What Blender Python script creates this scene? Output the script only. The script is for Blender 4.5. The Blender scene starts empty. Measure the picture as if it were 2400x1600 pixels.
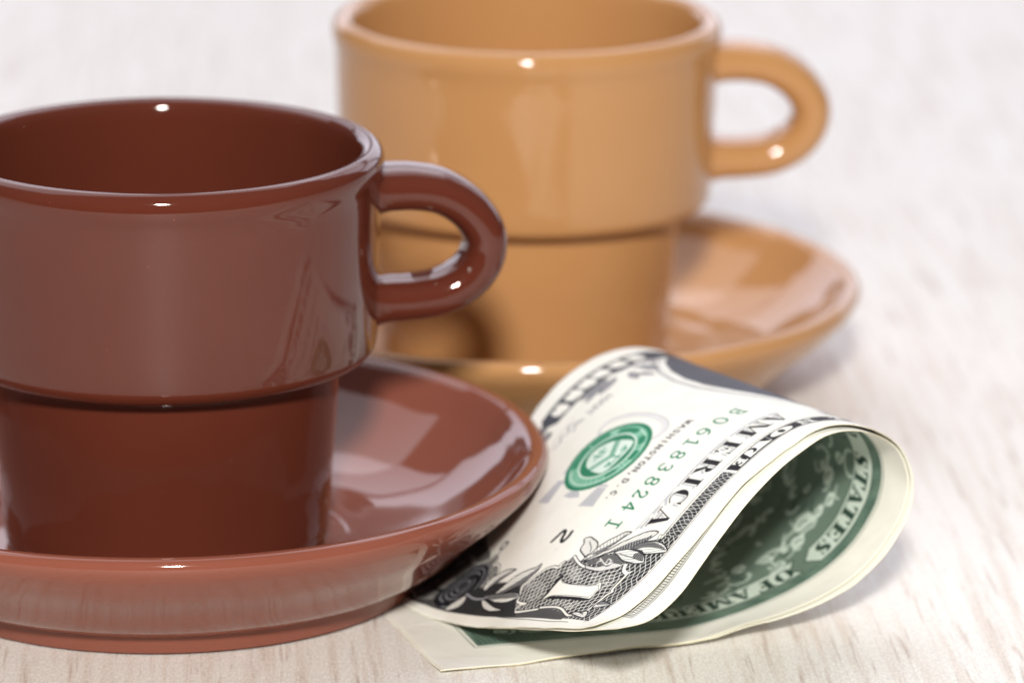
import bpy, bmesh, math
import numpy as np
from mathutils import Vector, Matrix

# ------------------------------------------------------------------ camera, world, lamps, exposure
scene = bpy.context.scene
COL = scene.collection
MM = 0.001
R = math.radians

cam_data = bpy.data.cameras.new("camera")
cam = bpy.data.objects.new("camera", cam_data)
COL.objects.link(cam)
scene.camera = cam
cam_pos = Vector((69.96, -687.12, 227.86)) * MM
pitch, yaw, roll = 0.2700, -0.0249, 0.0103
fwd = Vector((math.sin(yaw) * math.cos(pitch), math.cos(yaw) * math.cos(pitch), -math.sin(pitch)))
rgt = fwd.cross(Vector((0, 0, 1))).normalized()
upv = rgt.cross(fwd)
rgt, upv = (rgt * math.cos(roll) + upv * math.sin(roll)), (upv * math.cos(roll) - rgt * math.sin(roll))
cam.matrix_world = Matrix(((rgt.x, upv.x, -fwd.x, cam_pos.x), (rgt.y, upv.y, -fwd.y, cam_pos.y),
                           (rgt.z, upv.z, -fwd.z, cam_pos.z), (0, 0, 0, 1)))
cam_data.sensor_width = 36.0
cam_data.lens = 164.99
cam_data.clip_start = 0.02
cam_data.clip_end = 50.0
cam_data.dof.use_dof = True
cam_data.dof.focus_distance = 0.668
cam_data.dof.aperture_fstop = 15.0
cam_data.dof.aperture_blades = 7

world = bpy.data.worlds.new("World")
scene.world = world
world.use_nodes = True
wn = world.node_tree.nodes
wl = world.node_tree.links
wn.clear()
w_out = wn.new("ShaderNodeOutputWorld")
w_bg = wn.new("ShaderNodeBackground")
w_tc = wn.new("ShaderNodeTexCoord")
w_sep = wn.new("ShaderNodeSeparateXYZ")
w_ramp = wn.new("ShaderNodeValToRGB")
w_map = wn.new("ShaderNodeMapRange")
wl.new(w_tc.outputs["Generated"], w_sep.inputs[0])
wl.new(w_sep.outputs["Z"], w_map.inputs["Value"])
w_map.inputs["From Min"].default_value = -1.0
w_map.inputs["From Max"].default_value = 1.0
wl.new(w_map.outputs[0], w_ramp.inputs[0])
cr = w_ramp.color_ramp
cr.elements[0].position = 0.46; cr.elements[0].color = (0.06, 0.05, 0.045, 1)
cr.elements[1].position = 0.52; cr.elements[1].color = (0.42, 0.41, 0.45, 1)
e_ = cr.elements.new(0.80); e_.color = (0.80, 0.79, 0.86, 1)
e_ = cr.elements.new(1.0); e_.color = (1.0, 0.98, 1.02, 1)
wl.new(w_ramp.outputs[0], w_bg.inputs["Color"])
w_bg.inputs["Strength"].default_value = 0.12
wl.new(w_bg.outputs[0], w_out.inputs["Surface"])


def area_lamp(name, loc, target, power, color, size, size_y=None, shape='DISK'):
    ld = bpy.data.lights.new(name, 'AREA')
    ld.energy = power
    ld.color = color
    ld.shape = shape
    ld.size = size
    if size_y:
        ld.size_y = size_y
    lo = bpy.data.objects.new(name, ld)
    lo.location = loc
    d = Vector(target) - Vector(loc)
    lo.rotation_euler = d.to_track_quat('-Z', 'Y').to_euler()
    COL.objects.link(lo)
    return lo


area_lamp("lamp_above_camera", (0.070, -0.752, 0.445), (0.05, -0.01, 0.02), 9.0, (1.0, 0.955, 0.89), 0.085)
area_lamp("ceiling_light", (-0.30, 0.72, 1.32), (-0.1, 0.20, 0.0), 12.5, (0.95, 0.935, 1.0), 2.0, 1.2, 'RECTANGLE')
# daylight from a paned window behind the table, seen only in the glaze
for c_ in range(3):
    for r_ in range(3):
        area_lamp("window_pane_light", (-0.40 + 0.62 * c_, 1.05, 0.32 + 0.46 * r_), (-0.50 + 0.62 * c_, 0.0, 0.32 + 0.46 * r_ - 0.25),
                  1.2, (0.90, 0.885, 1.0), 0.54, 0.38, 'RECTANGLE')

vs = scene.view_settings
vs.view_transform = 'Standard'
vs.look = 'None'
vs.exposure = 0.10
vs.gamma = 1.0
vs.use_curve_mapping = False
scene.render.engine = 'CYCLES'
scene.cycles.use_denoising = True
scene.cycles.denoising_prefilter = 'ACCURATE'
scene.cycles.max_bounces = 7
scene.cycles.caustics_reflective = False
scene.cycles.caustics_refractive = False
scene.render.film_transparent = False


# ------------------------------------------------------------------ small helpers
def lin(r, g, b):
    f = lambda c: (c / 255 / 12.92) if c / 255 <= 0.04045 else ((c / 255 + 0.055) / 1.055) ** 2.4
    return (f(r), f(g), f(b), 1.0)


def new_mat(name):
    m = bpy.data.materials.new(name)
    m.use_nodes = True
    n, l = m.node_tree.nodes, m.node_tree.links
    return m, n, l, n["Principled BSDF"]


def mesh_obj(name, verts, faces, mats, parent=None, smooth=True, mat_idx=None):
    me = bpy.data.meshes.new(name)
    me.from_pydata([tuple(v) for v in verts], [], faces)
    for m in (mats if isinstance(mats, (list, tuple)) else [mats]):
        me.materials.append(m)
    if mat_idx is not None:
        me.polygons.foreach_set("material_index", np.asarray(mat_idx, dtype=np.int32))
    me.polygons.foreach_set("use_smooth", [smooth] * len(me.polygons))
    me.update()
    o = bpy.data.objects.new(name, me)
    COL.objects.link(o)
    if parent:
        o.parent = parent
    return o


def catmull(pts, n=6, closed=False):
    p = np.array(pts, float)
    if closed:
        q = np.concatenate([p[-1:], p, p[:2]])
    else:
        q = np.concatenate([2 * p[:1] - p[1:2], p, 2 * p[-1:] - p[-2:-1]])
    out = []
    for i in range(1, len(q) - 2):
        for k in range(n):
            t = k / n
            a, b, c, d = q[i - 1], q[i], q[i + 1], q[i + 2]
            out.append(0.5 * (2 * b + (c - a) * t + (2 * a - 5 * b + 4 * c - d) * t * t + (3 * b - a - 3 * c + d) * t ** 3))
    if not closed:
        out.append(q[-2])
    return np.array(out)


def tag(o, label, cat, group=None):
    o["label"] = label
    o["category"] = cat
    if group:
        o["group"] = group


def empty(name, loc, rot=(0, 0, 0)):
    o = bpy.data.objects.new(name, None)
    o.empty_display_size = 0.02
    o.location = loc
    o.rotation_euler = rot
    COL.objects.link(o)
    return o


# ------------------------------------------------------------------ table
def table_material():
    m, n, l, p = new_mat("pale_wood_laminate")
    tc = n.new("ShaderNodeTexCoord")
    mp = n.new("ShaderNodeMapping")
    mp.inputs["Rotation"].default_value = (0, 0, R(-5.0))
    l.new(tc.outputs["Object"], mp.inputs[0])

    def noise(scale_vec, scale, detail, rough, dist=0.0):
        mm = n.new("ShaderNodeMapping")
        mm.inputs["Scale"].default_value = scale_vec
        l.new(mp.outputs[0], mm.inputs[0])
        t = n.new("ShaderNodeTexNoise")
        t.inputs["Scale"].default_value = scale
        t.inputs["Detail"].default_value = detail
        t.inputs["Roughness"].default_value = rough
        t.inputs["Distortion"].default_value = dist
        l.new(mm.outputs[0], t.inputs["Vector"])
        return t

    def ramp(src, a, b, ca, cb):
        r = n.new("ShaderNodeValToRGB")
        r.color_ramp.elements[0].position = a
        r.color_ramp.elements[0].color = ca
        r.color_ramp.elements[1].position = b
        r.color_ramp.elements[1].color = cb
        l.new(src, r.inputs[0])
        return r

    def mix(fac, a, b, blend='MIX'):
        x = n.new("ShaderNodeMix")
        x.data_type = 'RGBA'
        x.blend_type = blend
        if isinstance(fac, float):
            x.inputs[0].default_value = fac
        else:
            l.new(fac, x.inputs[0])
        for s, v in ((6, a), (7, b)):
            if isinstance(v, tuple):
                x.inputs[s].default_value = v
            else:
                l.new(v, x.inputs[s])
        return x.outputs[2]

    wide = noise((110, 7, 1), 1.0, 2, 0.5, 0.1)        # broad soft bands
    streak = noise((700, 38, 1), 1.0, 4, 0.6, 0.35)    # fine pores stretched along the grain
    warm = noise((430, 20, 1), 1.0, 3, 0.6, 0.2)
    speck = noise((2600, 900, 1), 1.0, 2, 0.6)
    base = ramp(wide.outputs["Fac"], 0.3, 0.75, (0.81, 0.785, 0.74, 1), (0.84, 0.82, 0.785, 1))
    fw = ramp(warm.outputs["Fac"], 0.47, 0.74, (0, 0, 0, 1), (1, 1, 1, 1))
    c1 = mix(fw.outputs[0], base.outputs[0], (0.70, 0.625, 0.555, 1))
    fs = ramp(streak.outputs["Fac"], 0.56, 0.72, (0, 0, 0, 1), (1, 1, 1, 1))
    c2 = mix(fs.outputs[0], c1, (0.54, 0.45, 0.385, 1))
    fp = ramp(speck.outputs["Fac"], 0.35, 0.7, (0.86, 0.86, 0.86, 1), (1.08, 1.08, 1.08, 1))
    c3 = mix(1.0, c2, fp.outputs[0], 'MULTIPLY')
    l.new(c3, p.inputs["Base Color"])
    p.inputs["Roughness"].default_value = 0.5
    p.inputs["Specular IOR Level"].default_value = 0.22
    b = n.new("ShaderNodeBump")
    b.inputs["Strength"].default_value = 0.10
    b.inputs["Distance"].default_value = 0.0002
    l.new(streak.outputs["Fac"], b.inputs["Height"])
    l.new(b.outputs[0], p.inputs["Normal"])
    return m


def build_table():
    bm = bmesh.new()
    x0, x1, y0, y1, t = -1.1, 1.1, -0.252, 1.6, 0.022
    v = [bm.verts.new(c) for c in ((x0, y0, 0), (x1, y0, 0), (x1, y1, 0), (x0, y1, 0),
                                   (x0, y0, -t), (x1, y0, -t), (x1, y1, -t), (x0, y1, -t))]
    for f in ((0, 1, 2, 3), (7, 6, 5, 4), (0, 4, 5, 1), (1, 5, 6, 2), (2, 6, 7, 3), (3, 7, 4, 0)):
        bm.faces.new([v[i] for i in f])
    ed = [e for e in bm.edges if all(abs(w.co.z) < 1e-6 for w in e.verts)]
    bmesh.ops.bevel(bm, geom=ed, offset=0.003, segments=3, profile=0.5, affect='EDGES')
    me = bpy.data.meshes.new("table_top")
    bm.to_mesh(me)
    bm.free()
    me.materials.append(table_material())
    o = bpy.data.objects.new("table_top", me)
    COL.objects.link(o)
    o["kind"] = "structure"
    o["label"] = "pale wood laminate table top under the cups and banknotes"


build_table()


# ------------------------------------------------------------------ ceramics
def ceramic(name, col, col2, rough=0.055, wave=0.0006):
    m, n, l, p = new_mat(name)
    tc = n.new("ShaderNodeTexCoord")
    t = n.new("ShaderNodeTexNoise")
    t.inputs["Scale"].default_value = 38.0
    t.inputs["Detail"].default_value = 3.0
    l.new(tc.outputs["Object"], t.inputs["Vector"])
    mx = n.new("ShaderNodeMix")
    mx.data_type = 'RGBA'
    l.new(t.outputs["Fac"], mx.inputs[0])
    mx.inputs[6].default_value = col
    mx.inputs[7].default_value = col2
    # tiny glaze specks
    vo = n.new("ShaderNodeTexVoronoi")
    vo.inputs["Scale"].default_value = 420.0
    l.new(tc.outputs["Object"], vo.inputs["Vector"])
    lt = n.new("ShaderNodeMath"); lt.operation = 'LESS_THAN'
    l.new(vo.outputs["Distance"], lt.inputs[0]); lt.inputs[1].default_value = 0.045
    wn_ = n.new("ShaderNodeTexWhiteNoise")
    l.new(vo.outputs["Position"], wn_.inputs["Vector"])
    gt = n.new("ShaderNodeMath"); gt.operation = 'GREATER_THAN'
    l.new(wn_.outputs["Value"], gt.inputs[0]); gt.inputs[1].default_value = 0.86
    mu = n.new("ShaderNodeMath"); mu.operation = 'MULTIPLY'
    l.new(lt.outputs[0], mu.inputs[0]); l.new(gt.outputs[0], mu.inputs[1])
    m2 = n.new("ShaderNodeMix"); m2.data_type = 'RGBA'
    l.new(mu.outputs[0], m2.inputs[0]); l.new(mx.outputs[2], m2.inputs[6])
    m2.inputs[7].default_value = tuple(min(1, c * 1.7 + 0.02) for c in col[:3]) + (1,)
    l.new(m2.outputs[2], p.inputs["Base Color"])
    p.inputs["Roughness"].default_value = rough
    p.inputs["IOR"].default_value = 1.5
    p.inputs["Specular IOR Level"].default_value = 0.43
    # slow waves in the glaze plus a slight orange peel
    w1 = n.new("ShaderNodeTexNoise"); w1.inputs["Scale"].default_value = 45.0; w1.inputs["Detail"].default_value = 1.0
    w2 = n.new("ShaderNodeTexNoise"); w2.inputs["Scale"].default_value = 700.0; w2.inputs["Detail"].default_value = 2.0
    l.new(tc.outputs["Object"], w1.inputs["Vector"]); l.new(tc.outputs["Object"], w2.inputs["Vector"])
    b1 = n.new("ShaderNodeBump"); b1.inputs["Strength"].default_value = 0.35; b1.inputs["Distance"].default_value = wave
    b2 = n.new("ShaderNodeBump"); b2.inputs["Strength"].default_value = 0.05; b2.inputs["Distance"].default_value = 0.00008
    l.new(w1.outputs["Fac"], b1.inputs["Height"]); l.new(w2.outputs["Fac"], b2.inputs["Height"])
    l.new(b1.outputs[0], b2.inputs["Normal"]); l.new(b2.outputs[0], p.inputs["Normal"])
    return m


BROWN = ceramic("brown_glaze", lin(92, 44, 32), lin(83, 38, 27))
BROWN_SAUCER = ceramic("brown_saucer_glaze", lin(134, 78, 63), lin(124, 70, 55), 0.07, 0.0028)
TAN = ceramic("tan_glaze", lin(190, 143, 95), lin(181, 132, 84))
TAN_SAUCER = ceramic("tan_saucer_glaze", lin(190, 143, 95), lin(181, 132, 84), 0.07, 0.0028)


def lathe(name, prof, mat, parent, seg=192, n=5):
    """prof: list of runs; every run is smoothed by itself so the corners between runs stay crisp."""
    pts = []
    for run in prof:
        c = catmull(run, n) if len(run) > 2 else np.array(run, float)
        if pts and np.allclose(pts[-1], c[0]):
            c = c[1:]
        pts.extend(list(c))
    pts = np.array(pts) * MM
    k = len(pts)
    ang = np.linspace(0, 2 * math.pi, seg, endpoint=False)
    V = np.stack([np.outer(np.cos(ang), pts[:, 0]), np.outer(np.sin(ang), pts[:, 0]), np.tile(pts[:, 1], (seg, 1))], -1).reshape(-1, 3)
    F = []
    for i in range(seg):
        j = (i + 1) % seg
        for q in range(k - 1):
            F.append((i * k + q, j * k + q, j * k + q + 1, i * k + q + 1))
    o = mesh_obj(name, V, F, mat, parent)
    bm = bmesh.new()
    bm.from_mesh(o.data)
    bmesh.ops.remove_doubles(bm, verts=bm.verts, dist=1e-7)
    bmesh.ops.recalc_face_normals(bm, faces=bm.faces)
    bm.to_mesh(o.data)
    bm.free()
    o.data.set_sharp_from_angle(angle=R(38))
    return o


def arc(cx, cz, r, a0, a1, n=8):
    return [(cx + r * math.cos(R(a)), cz + r * math.sin(R(a))) for a in np.linspace(a0, a1, n)]


def build_handle(mat, parent):
    path = catmull([(31.0, 62.3), (34.5, 62.4), (38.5, 62.3), (42.9, 61.3), (46.9, 58.6), (49.3, 54.8), (49.1, 51.0),
                    (46.8, 47.8), (43.0, 45.8), (38.5, 45.1), (34.5, 45.0), (31.0, 45.0)], 12)
    path[:, 1] -= 3.0
    d = np.gradient(path, axis=0)
    d /= np.linalg.norm(d, axis=1)[:, None]
    s = np.linspace(0, 1, len(path))
    V, F = [], []
    NS = 56
    for i, (p, t) in enumerate(zip(path, d)):
        nrm = np.array([-t[1], t[0]])
        e = abs(s[i] - 0.5) * 2
        a = 3.35 + 0.3 * e ** 2 + (1.1 * max(0, (e - 0.80) / 0.20) ** 2)      # thickness, fillet at the wall
        b = 5.3 + 0.5 * e ** 2 + (1.2 * max(0, (e - 0.80) / 0.20) ** 2)        # width
        for k in range(NS):
            th = 2 * math.pi * k / NS
            ex = 2 / 2.5
            c_, s_ = math.cos(th), math.sin(th)
            cc = math.copysign(abs(c_) ** ex, c_)
            ss = math.copysign(abs(s_) ** ex, s_)
            q = p + nrm * a * cc
            V.append((q[0] * MM, b * ss * MM, q[1] * MM))
    for i in range(len(path) - 1):
        for k in range(NS):
            k2 = (k + 1) % NS
            F.append((i * NS + k, i * NS + k2, (i + 1) * NS + k2, (i + 1) * NS + k))
    F.append(tuple(range(NS - 1, -1, -1)))
    F.append(tuple((len(path) - 1) * NS + k for k in range(NS)))
    o = mesh_obj("handle", V, F, mat, parent)
    return o


def build_cup(mat, parent, dz=0.0):
    zt = 67.3
    bowl = [
        [(0, 6.6), (18, 6.6), (21.5, 6.5)],
        arc(22.6, 6.3, 0.9, 200, 300, 5),
        [(23.0, 5.25), (24.0, 5.6), (24.7, 6.6), (25.0, 8.6)],
        [(25.0, 8.6), (25.85, 20), (26.85, 34.0 + dz), (27.0, 36.6 + dz)],
        [(27.0, 36.6 + dz), (27.3, 37.0 + dz)],
        [(27.3, 37.0 + dz), (29.6, 36.0 + dz)],
        [(29.6, 36.0 + dz), (30.6, 35.76 + dz), (31.5, 36.1 + dz), (32.2, 37.0 + dz), (32.45, 38.4 + dz)],
        [(32.45, 38.4 + dz), (32.8, 52), (33.0, 60.5)],
        [(33.0, 60.5), (33.2, 62.2), (33.55, 63.8), (33.65, 65.0), (33.4, 66.2), (32.7, 67.0), (31.8, 67.3), (30.7, 66.95), (30.05, 66.1), (29.8, 64.6)],
        [(29.8, 64.6), (29.65, 60), (29.5, 50), (29.0, 41.5), (27.4, 38.2), (25.0, 36.6), (23.8, 34.4), (23.5, 31)],
        [(23.5, 31), (22.8, 15), (21.6, 11.4), (18.5, 9.8), (12, 9.4), (0, 9.3)],
    ]
    lathe("bowl", bowl, mat, parent)
    build_handle(mat, parent)


def build_saucer(mat, parent):
    prof = [
        [(0, 1.6), (30, 1.6), (35.6, 1.5)],
        [(35.6, 1.5), (36.6, 0.5), (38.4, 0.02), (39.7, 0.12)],
        [(39.7, 0.12), (40.2, 1.5), (40.6, 2.8)],
        [(40.6, 2.8), (43.0, 3.9), (45.8, 5.7), (49.8, 9.4), (54.0, 12.9), (56.6, 15.5)],
        [(56.6, 15.5), (57.8, 16.9), (58.5, 18.2), (58.65, 19.1), (58.3, 19.95), (57.5, 20.4), (56.5, 20.35), (55.6, 19.8), (54.9, 19.0)],
        [(54.9, 19.0), (53.9, 17.7), (51.9, 15.3), (48.2, 12.0), (43.0, 8.6), (37.0, 6.5), (31.5, 5.55), (28.2, 5.3)],
        [(28.2, 5.3), (26, 5.15), (12, 5.1), (0, 5.1)],
    ]
    o = lathe("saucer", prof, mat, parent)
    return o


# ---- brown set in front: the saucer's right side stands on the tucked banknotes, so it leans by a fraction of a degree
TILT = (0.0, -0.0042, 0.0)


def ceramic_set(mat, saucer_mat, loc, lift, tilt, cup_label, saucer_label, turn, step=0.0, zscale=1.0):
    s = build_saucer(saucer_mat, None)
    s.name = "saucer"
    s.location = (loc[0] * MM, loc[1] * MM, lift * MM)
    s.rotation_euler = tilt
    tag(s, saucer_label, "saucer", "glazed saucers")
    c = empty("coffee_cup", (loc[0] * MM, loc[1] * MM, lift * MM), (tilt[0], tilt[1], turn))
    build_cup(mat, c, step)
    c.scale = (1, 1, zscale)
    tag(c, cup_label, "cup", "glazed stacking cups")


ceramic_set(BROWN, BROWN_SAUCER, (0, 0), 0.30, TILT,
            "glossy dark brown stacking coffee cup with round loop handle in front",
            "glossy dark brown saucer pinning down the folded banknotes", R(12), -0.5)
ceramic_set(TAN, TAN_SAUCER, (52.19, 106.6), 0.0, (0, 0, 0),
            "glossy caramel tan stacking coffee cup out of focus behind",
            "glossy caramel tan saucer out of focus behind the banknotes", R(4), -0.9, 0.987)


# ------------------------------------------------------------------ banknotes: shape
NW, NH = 156.0, 66.3
CT = "2144,1710,12;2349,1143,12;2553,577,12;2758,10,12;2962,-557,12;3165,-1124,12;3368,-1692,6;3574,-2260,8;3781,-2827,12;3988,-3394,18;4197,-3962,18;4414,-4528,52|2709,1914,12;2913,1347,12;3118,780,12;3322,213,12;3526,-354,12;3730,-921,12;3934,-1489,12;4138,-2055,12;4344,-2621,12;4551,-3188,11;4759,-3753,13;4969,-4318,42|3273,2118,12;3478,1551,12;3682,984,12;3887,417,12;4091,-151,12;4295,-717,12;4499,-1284,12;4704,-1850,12;4909,-2416,12;5115,-2981,10;5322,-3547,13;5530,-4114,27|3837,2321,12;4042,1754,12;4247,1187,12;4451,620,12;4656,53,12;4860,-513,12;5064,-1079,12;5269,-1645,12;5474,-2211,12;5679,-2776,10;5885,-3342,15;6090,-3906,67|4401,2525,12;4606,1958,12;4811,1391,12;5016,824,12;5220,258,12;5425,-309,12;5630,-875,12;5834,-1441,12;6039,-2006,12;6244,-2572,10;6448,-3138,18;6652,-3701,82|4965,2729,12;5171,2162,11;5375,1595,11;5580,1028,11;5785,462,11;5990,-104,11;6195,-670,11;6400,-1236,11;6604,-1802,11;6809,-2368,10;7012,-2934,16;7214,-3495,100|5529,2933,10;5735,2366,10;5940,1799,10;6145,1233,9;6350,666,10;6555,100,10;6760,-466,10;6965,-1032,10;7170,-1599,10;7374,-2165,9;7577,-2732,14;7777,-3296,83|6093,3137,15;6299,2570,17;6504,2004,19;6709,1437,21;6914,871,23;7119,304,25;7325,-262,26;7530,-829,28;7735,-1395,28;7939,-1962,30;8141,-2530,49;8334,-3096,127|6654,3341,77;6859,2774,81;7064,2207,86;7269,1640,91;7474,1074,96;7679,507,100;7884,-60,105;8089,-627,109;8294,-1194,113;8498,-1761,121;8695,-2329,158;8880,-2895,256|7192,3537,249;7399,2971,248;7606,2405,248;7812,1838,249;8018,1272,251;8224,705,254;8429,138,258;8634,-429,262;8839,-995,266;9043,-1562,274;9243,-2130,300;9437,-2699,347|7666,3709,570;7883,3147,552;8099,2584,536;8312,2021,523;8524,1456,512;8735,892,504;8945,326,499;9153,-239,495;9361,-805,493;9569,-1370,491;9776,-1936,494;9977,-2504,512|8007,3823,1045;8250,3273,1005;8488,2720,968;8722,2165,934;8951,1609,903;9177,1050,875;9399,491,851;9619,-70,831;9837,-632,813;10053,-1194,798;10269,-1756,783;10483,-2319,770|8140,3835,1625;8423,3305,1574;8698,2771,1522;8967,2233,1472;9228,1692,1424;9483,1148,1377;9733,602,1333;9978,52,1293;10217,-500,1255;10452,-1054,1221;10682,-1610,1191;10909,-2168,1162|8026,3714,2196;8348,3206,2155;8665,2695,2110;8974,2179,2064;9277,1660,2015;9573,1138,1965;9862,612,1914;10145,82,1863;10421,-451,1812;10691,-988,1763;10952,-1530,1716;11206,-2075,1673|7699,3467,2628;8046,2975,2611;8391,2481,2592;8734,1986,2571;9072,1488,2545;9406,987,2515;9735,484,2480;10059,-23,2441;10377,-533,2399;10690,-1046,2354;10997,-1562,2307;11310,-2075,2262|7247,3137,2829;7608,2655,2858;7968,2172,2876;8327,1688,2888;8685,1203,2897;9042,718,2901;9395,230,2898;9747,-259,2889;10096,-751,2875;10441,-1244,2855;10783,-1741,2830;11126,-2236,2805|6769,2776,2839;7130,2298,2905;7493,1819,2960;7856,1340,3007;8219,860,3048;8583,381,3083;8947,-99,3113;9309,-580,3137;9671,-1062,3155;10032,-1545,3166;10391,-2029,3175;10749,-2515,3178|6310,2412,2714;6668,1934,2795;7025,1455,2879;7384,976,2955;7745,497,3023;8107,19,3086;8470,-459,3146;8833,-937,3201;9198,-1415,3249;9563,-1892,3294;9928,-2370,3336;10292,-2849,3374|5898,2059,2456;6248,1579,2559;6593,1096,2672;6941,615,2776;7294,134,2869;7650,-345,2954;8008,-824,3036;8366,-1303,3117;8727,-1780,3191;9090,-2257,3258;9453,-2734,3326;9818,-3210,3393|5557,1727,2084;5884,1240,2226;6206,751,2373;6537,264,2507;6876,-221,2625;7225,-702,2728;7578,-1183,2822;7932,-1662,2914;8288,-2142,3004;8645,-2620,3088;9007,-3098,3165;9375,-3573,3225|5287,1413,1648;5573,915,1831;5867,419,2008;6172,-75,2174;6491,-565,2321;6829,-1050,2440;7180,-1531,2540;7532,-2011,2636;7884,-2492,2732;8238,-2972,2824;8598,-3449,2904;8964,-3925,2973|5024,1098,1208;5291,597,1408;5562,96,1606;5841,-404,1798;6134,-900,1975;6456,-1390,2116;6800,-1873,2225;7151,-2353,2323;7505,-2833,2416;7861,-3311,2504;8218,-3789,2589;8573,-4269,2677|4754,781,775;5012,278,984;5270,-225,1193;5530,-728,1401;5802,-1229,1599;6101,-1724,1765;6431,-2211,1893;6779,-2692,1994;7138,-3168,2080;7500,-3643,2158;7861,-4119,2238;8218,-4598,2325|4445,456,374;4705,-46,582;4964,-549,792;5217,-1052,1007;5475,-1555,1216;5758,-2054,1398;6074,-2545,1543;6415,-3028,1655;6772,-3504,1743;7140,-3975,1813;7511,-4446,1878;7870,-4923,1962|4047,122,75;4340,-378,240;4617,-878,430;4880,-1379,635;5140,-1882,840;5423,-2381,1021;5732,-2874,1173;6059,-3361,1303;6404,-3842,1410;6768,-4315,1488;7139,-4785,1552;7508,-5257,1620|3552,-212,26;3886,-713,44;4203,-1212,155;4500,-1711,311;4793,-2209,476;5098,-2703,631;5407,-3197,783;5717,-3690,935;6040,-4179,1073;6381,-4662,1188;6736,-5138,1284;7094,-5614,1377|3053,-546,30;3388,-1047,28;3727,-1550,26;4086,-2045,35;4445,-2534,112;4791,-3019,224;5097,-3516,381;5386,-4017,555;5683,-4516,729;5987,-5011,903;6310,-5500,1068;6633,-5975,1272"
CTRL = np.array([[[float(c) / 100 for c in p.split(',')] for p in row.split(';')] for row in CT.split('|')])   # 27 x 12 x 3, mm
NU, NV = CTRL.shape[:2]
for i_ in range(NU):                       # the upper half lies on the lower one where both run under the saucer
    if i_ > 14:
        CTRL[i_, :, 2] = np.maximum(CTRL[i_, :, 2], 0.50)


def pad1(c):
    return np.concatenate([3 * c[:1] - 2 * c[1:2], 2 * c[:1] - c[1:2], c, 2 * c[-1:] - c[-2:-1], 3 * c[-1:] - 2 * c[-2:-1]])


CPAD = pad1(pad1(CTRL).transpose(1, 0, 2)).transpose(1, 0, 2)


def surf(x, y):
    yc = np.clip(y, 0.0, NH)
    p = surf0(x, yc)
    e = np.where(y > NH, -1.5, 1.5)
    return p + (p - surf0(x, yc + e)) * (np.abs(y - yc) / 1.5)[..., None]


def surf0(x, y):
    """point of the folded sheet at note position x, y in mm (arrays), running on straight past its edges"""
    def wts(t, n):
        t = np.clip(t, -0.999, n - 1 + 0.999) + 1.0
        i = np.clip(np.floor(t).astype(int), 0, n)
        f = t - i
        w = np.stack([-.5 * f + f ** 2 - .5 * f ** 3, 1 - 2.5 * f ** 2 + 1.5 * f ** 3, .5 * f + 2 * f ** 2 - 1.5 * f ** 3, -.5 * f ** 2 + .5 * f ** 3], -1)
        return i, w
    iu, wu = wts(x / NW * (NU - 1), NU)
    iv, wv = wts(y / NH * (NV - 1), NV)
    out = np.zeros(x.shape + (3,))
    for a in range(4):
        for b in range(4):
            out += (wu[..., a] * wv[..., b])[..., None] * CPAD[iu + a, iv + b]
    return out


def surf_n(x, y):
    e = 0.4
    dx = surf(x + e, y) - surf(x - e, y)
    dy = surf(x, y + e) - surf(x, y - e)
    n = np.cross(dx, dy)
    return n / np.linalg.norm(n, axis=-1, keepdims=True)


def wob(x, y, seed, amp):
    r = np.random.RandomState(seed)
    o = 0
    for k in range(7):
        a, b, p = r.uniform(-0.16, 0.16), r.uniform(-0.16, 0.16), r.uniform(0, 6.28)
        o = o + np.sin(a * x + b * y + p)
    return amp * o / 7 * 2


def ragged(s_, t_, T, seed):
    """tiny unevenness of a cut edge, fading out within 3 mm of it"""
    r = np.random.RandomState(seed)
    o = sum(np.sin(s_ * r.uniform(.2, 1.6) + r.uniform(0, 6.28)) for k in range(6)) / 6
    return 0.16 * o * (np.clip(1 - (T - t_) / 3, 0, 1) - np.clip(1 - t_ / 3, 0, 1))


def ruffle(X, Y, seed):
    """edges of a handled note are softly wavy"""
    r = np.random.RandomState(seed)
    e = np.exp(-np.minimum(np.minimum(NH - Y, Y), NW - X) / 4.0)
    o = sum(np.sin(X * r.uniform(.25, .6) + Y * r.uniform(.25, .6) + r.uniform(0, 6.28)) for k in range(5)) / 5
    return 0.28 * e * o


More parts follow.
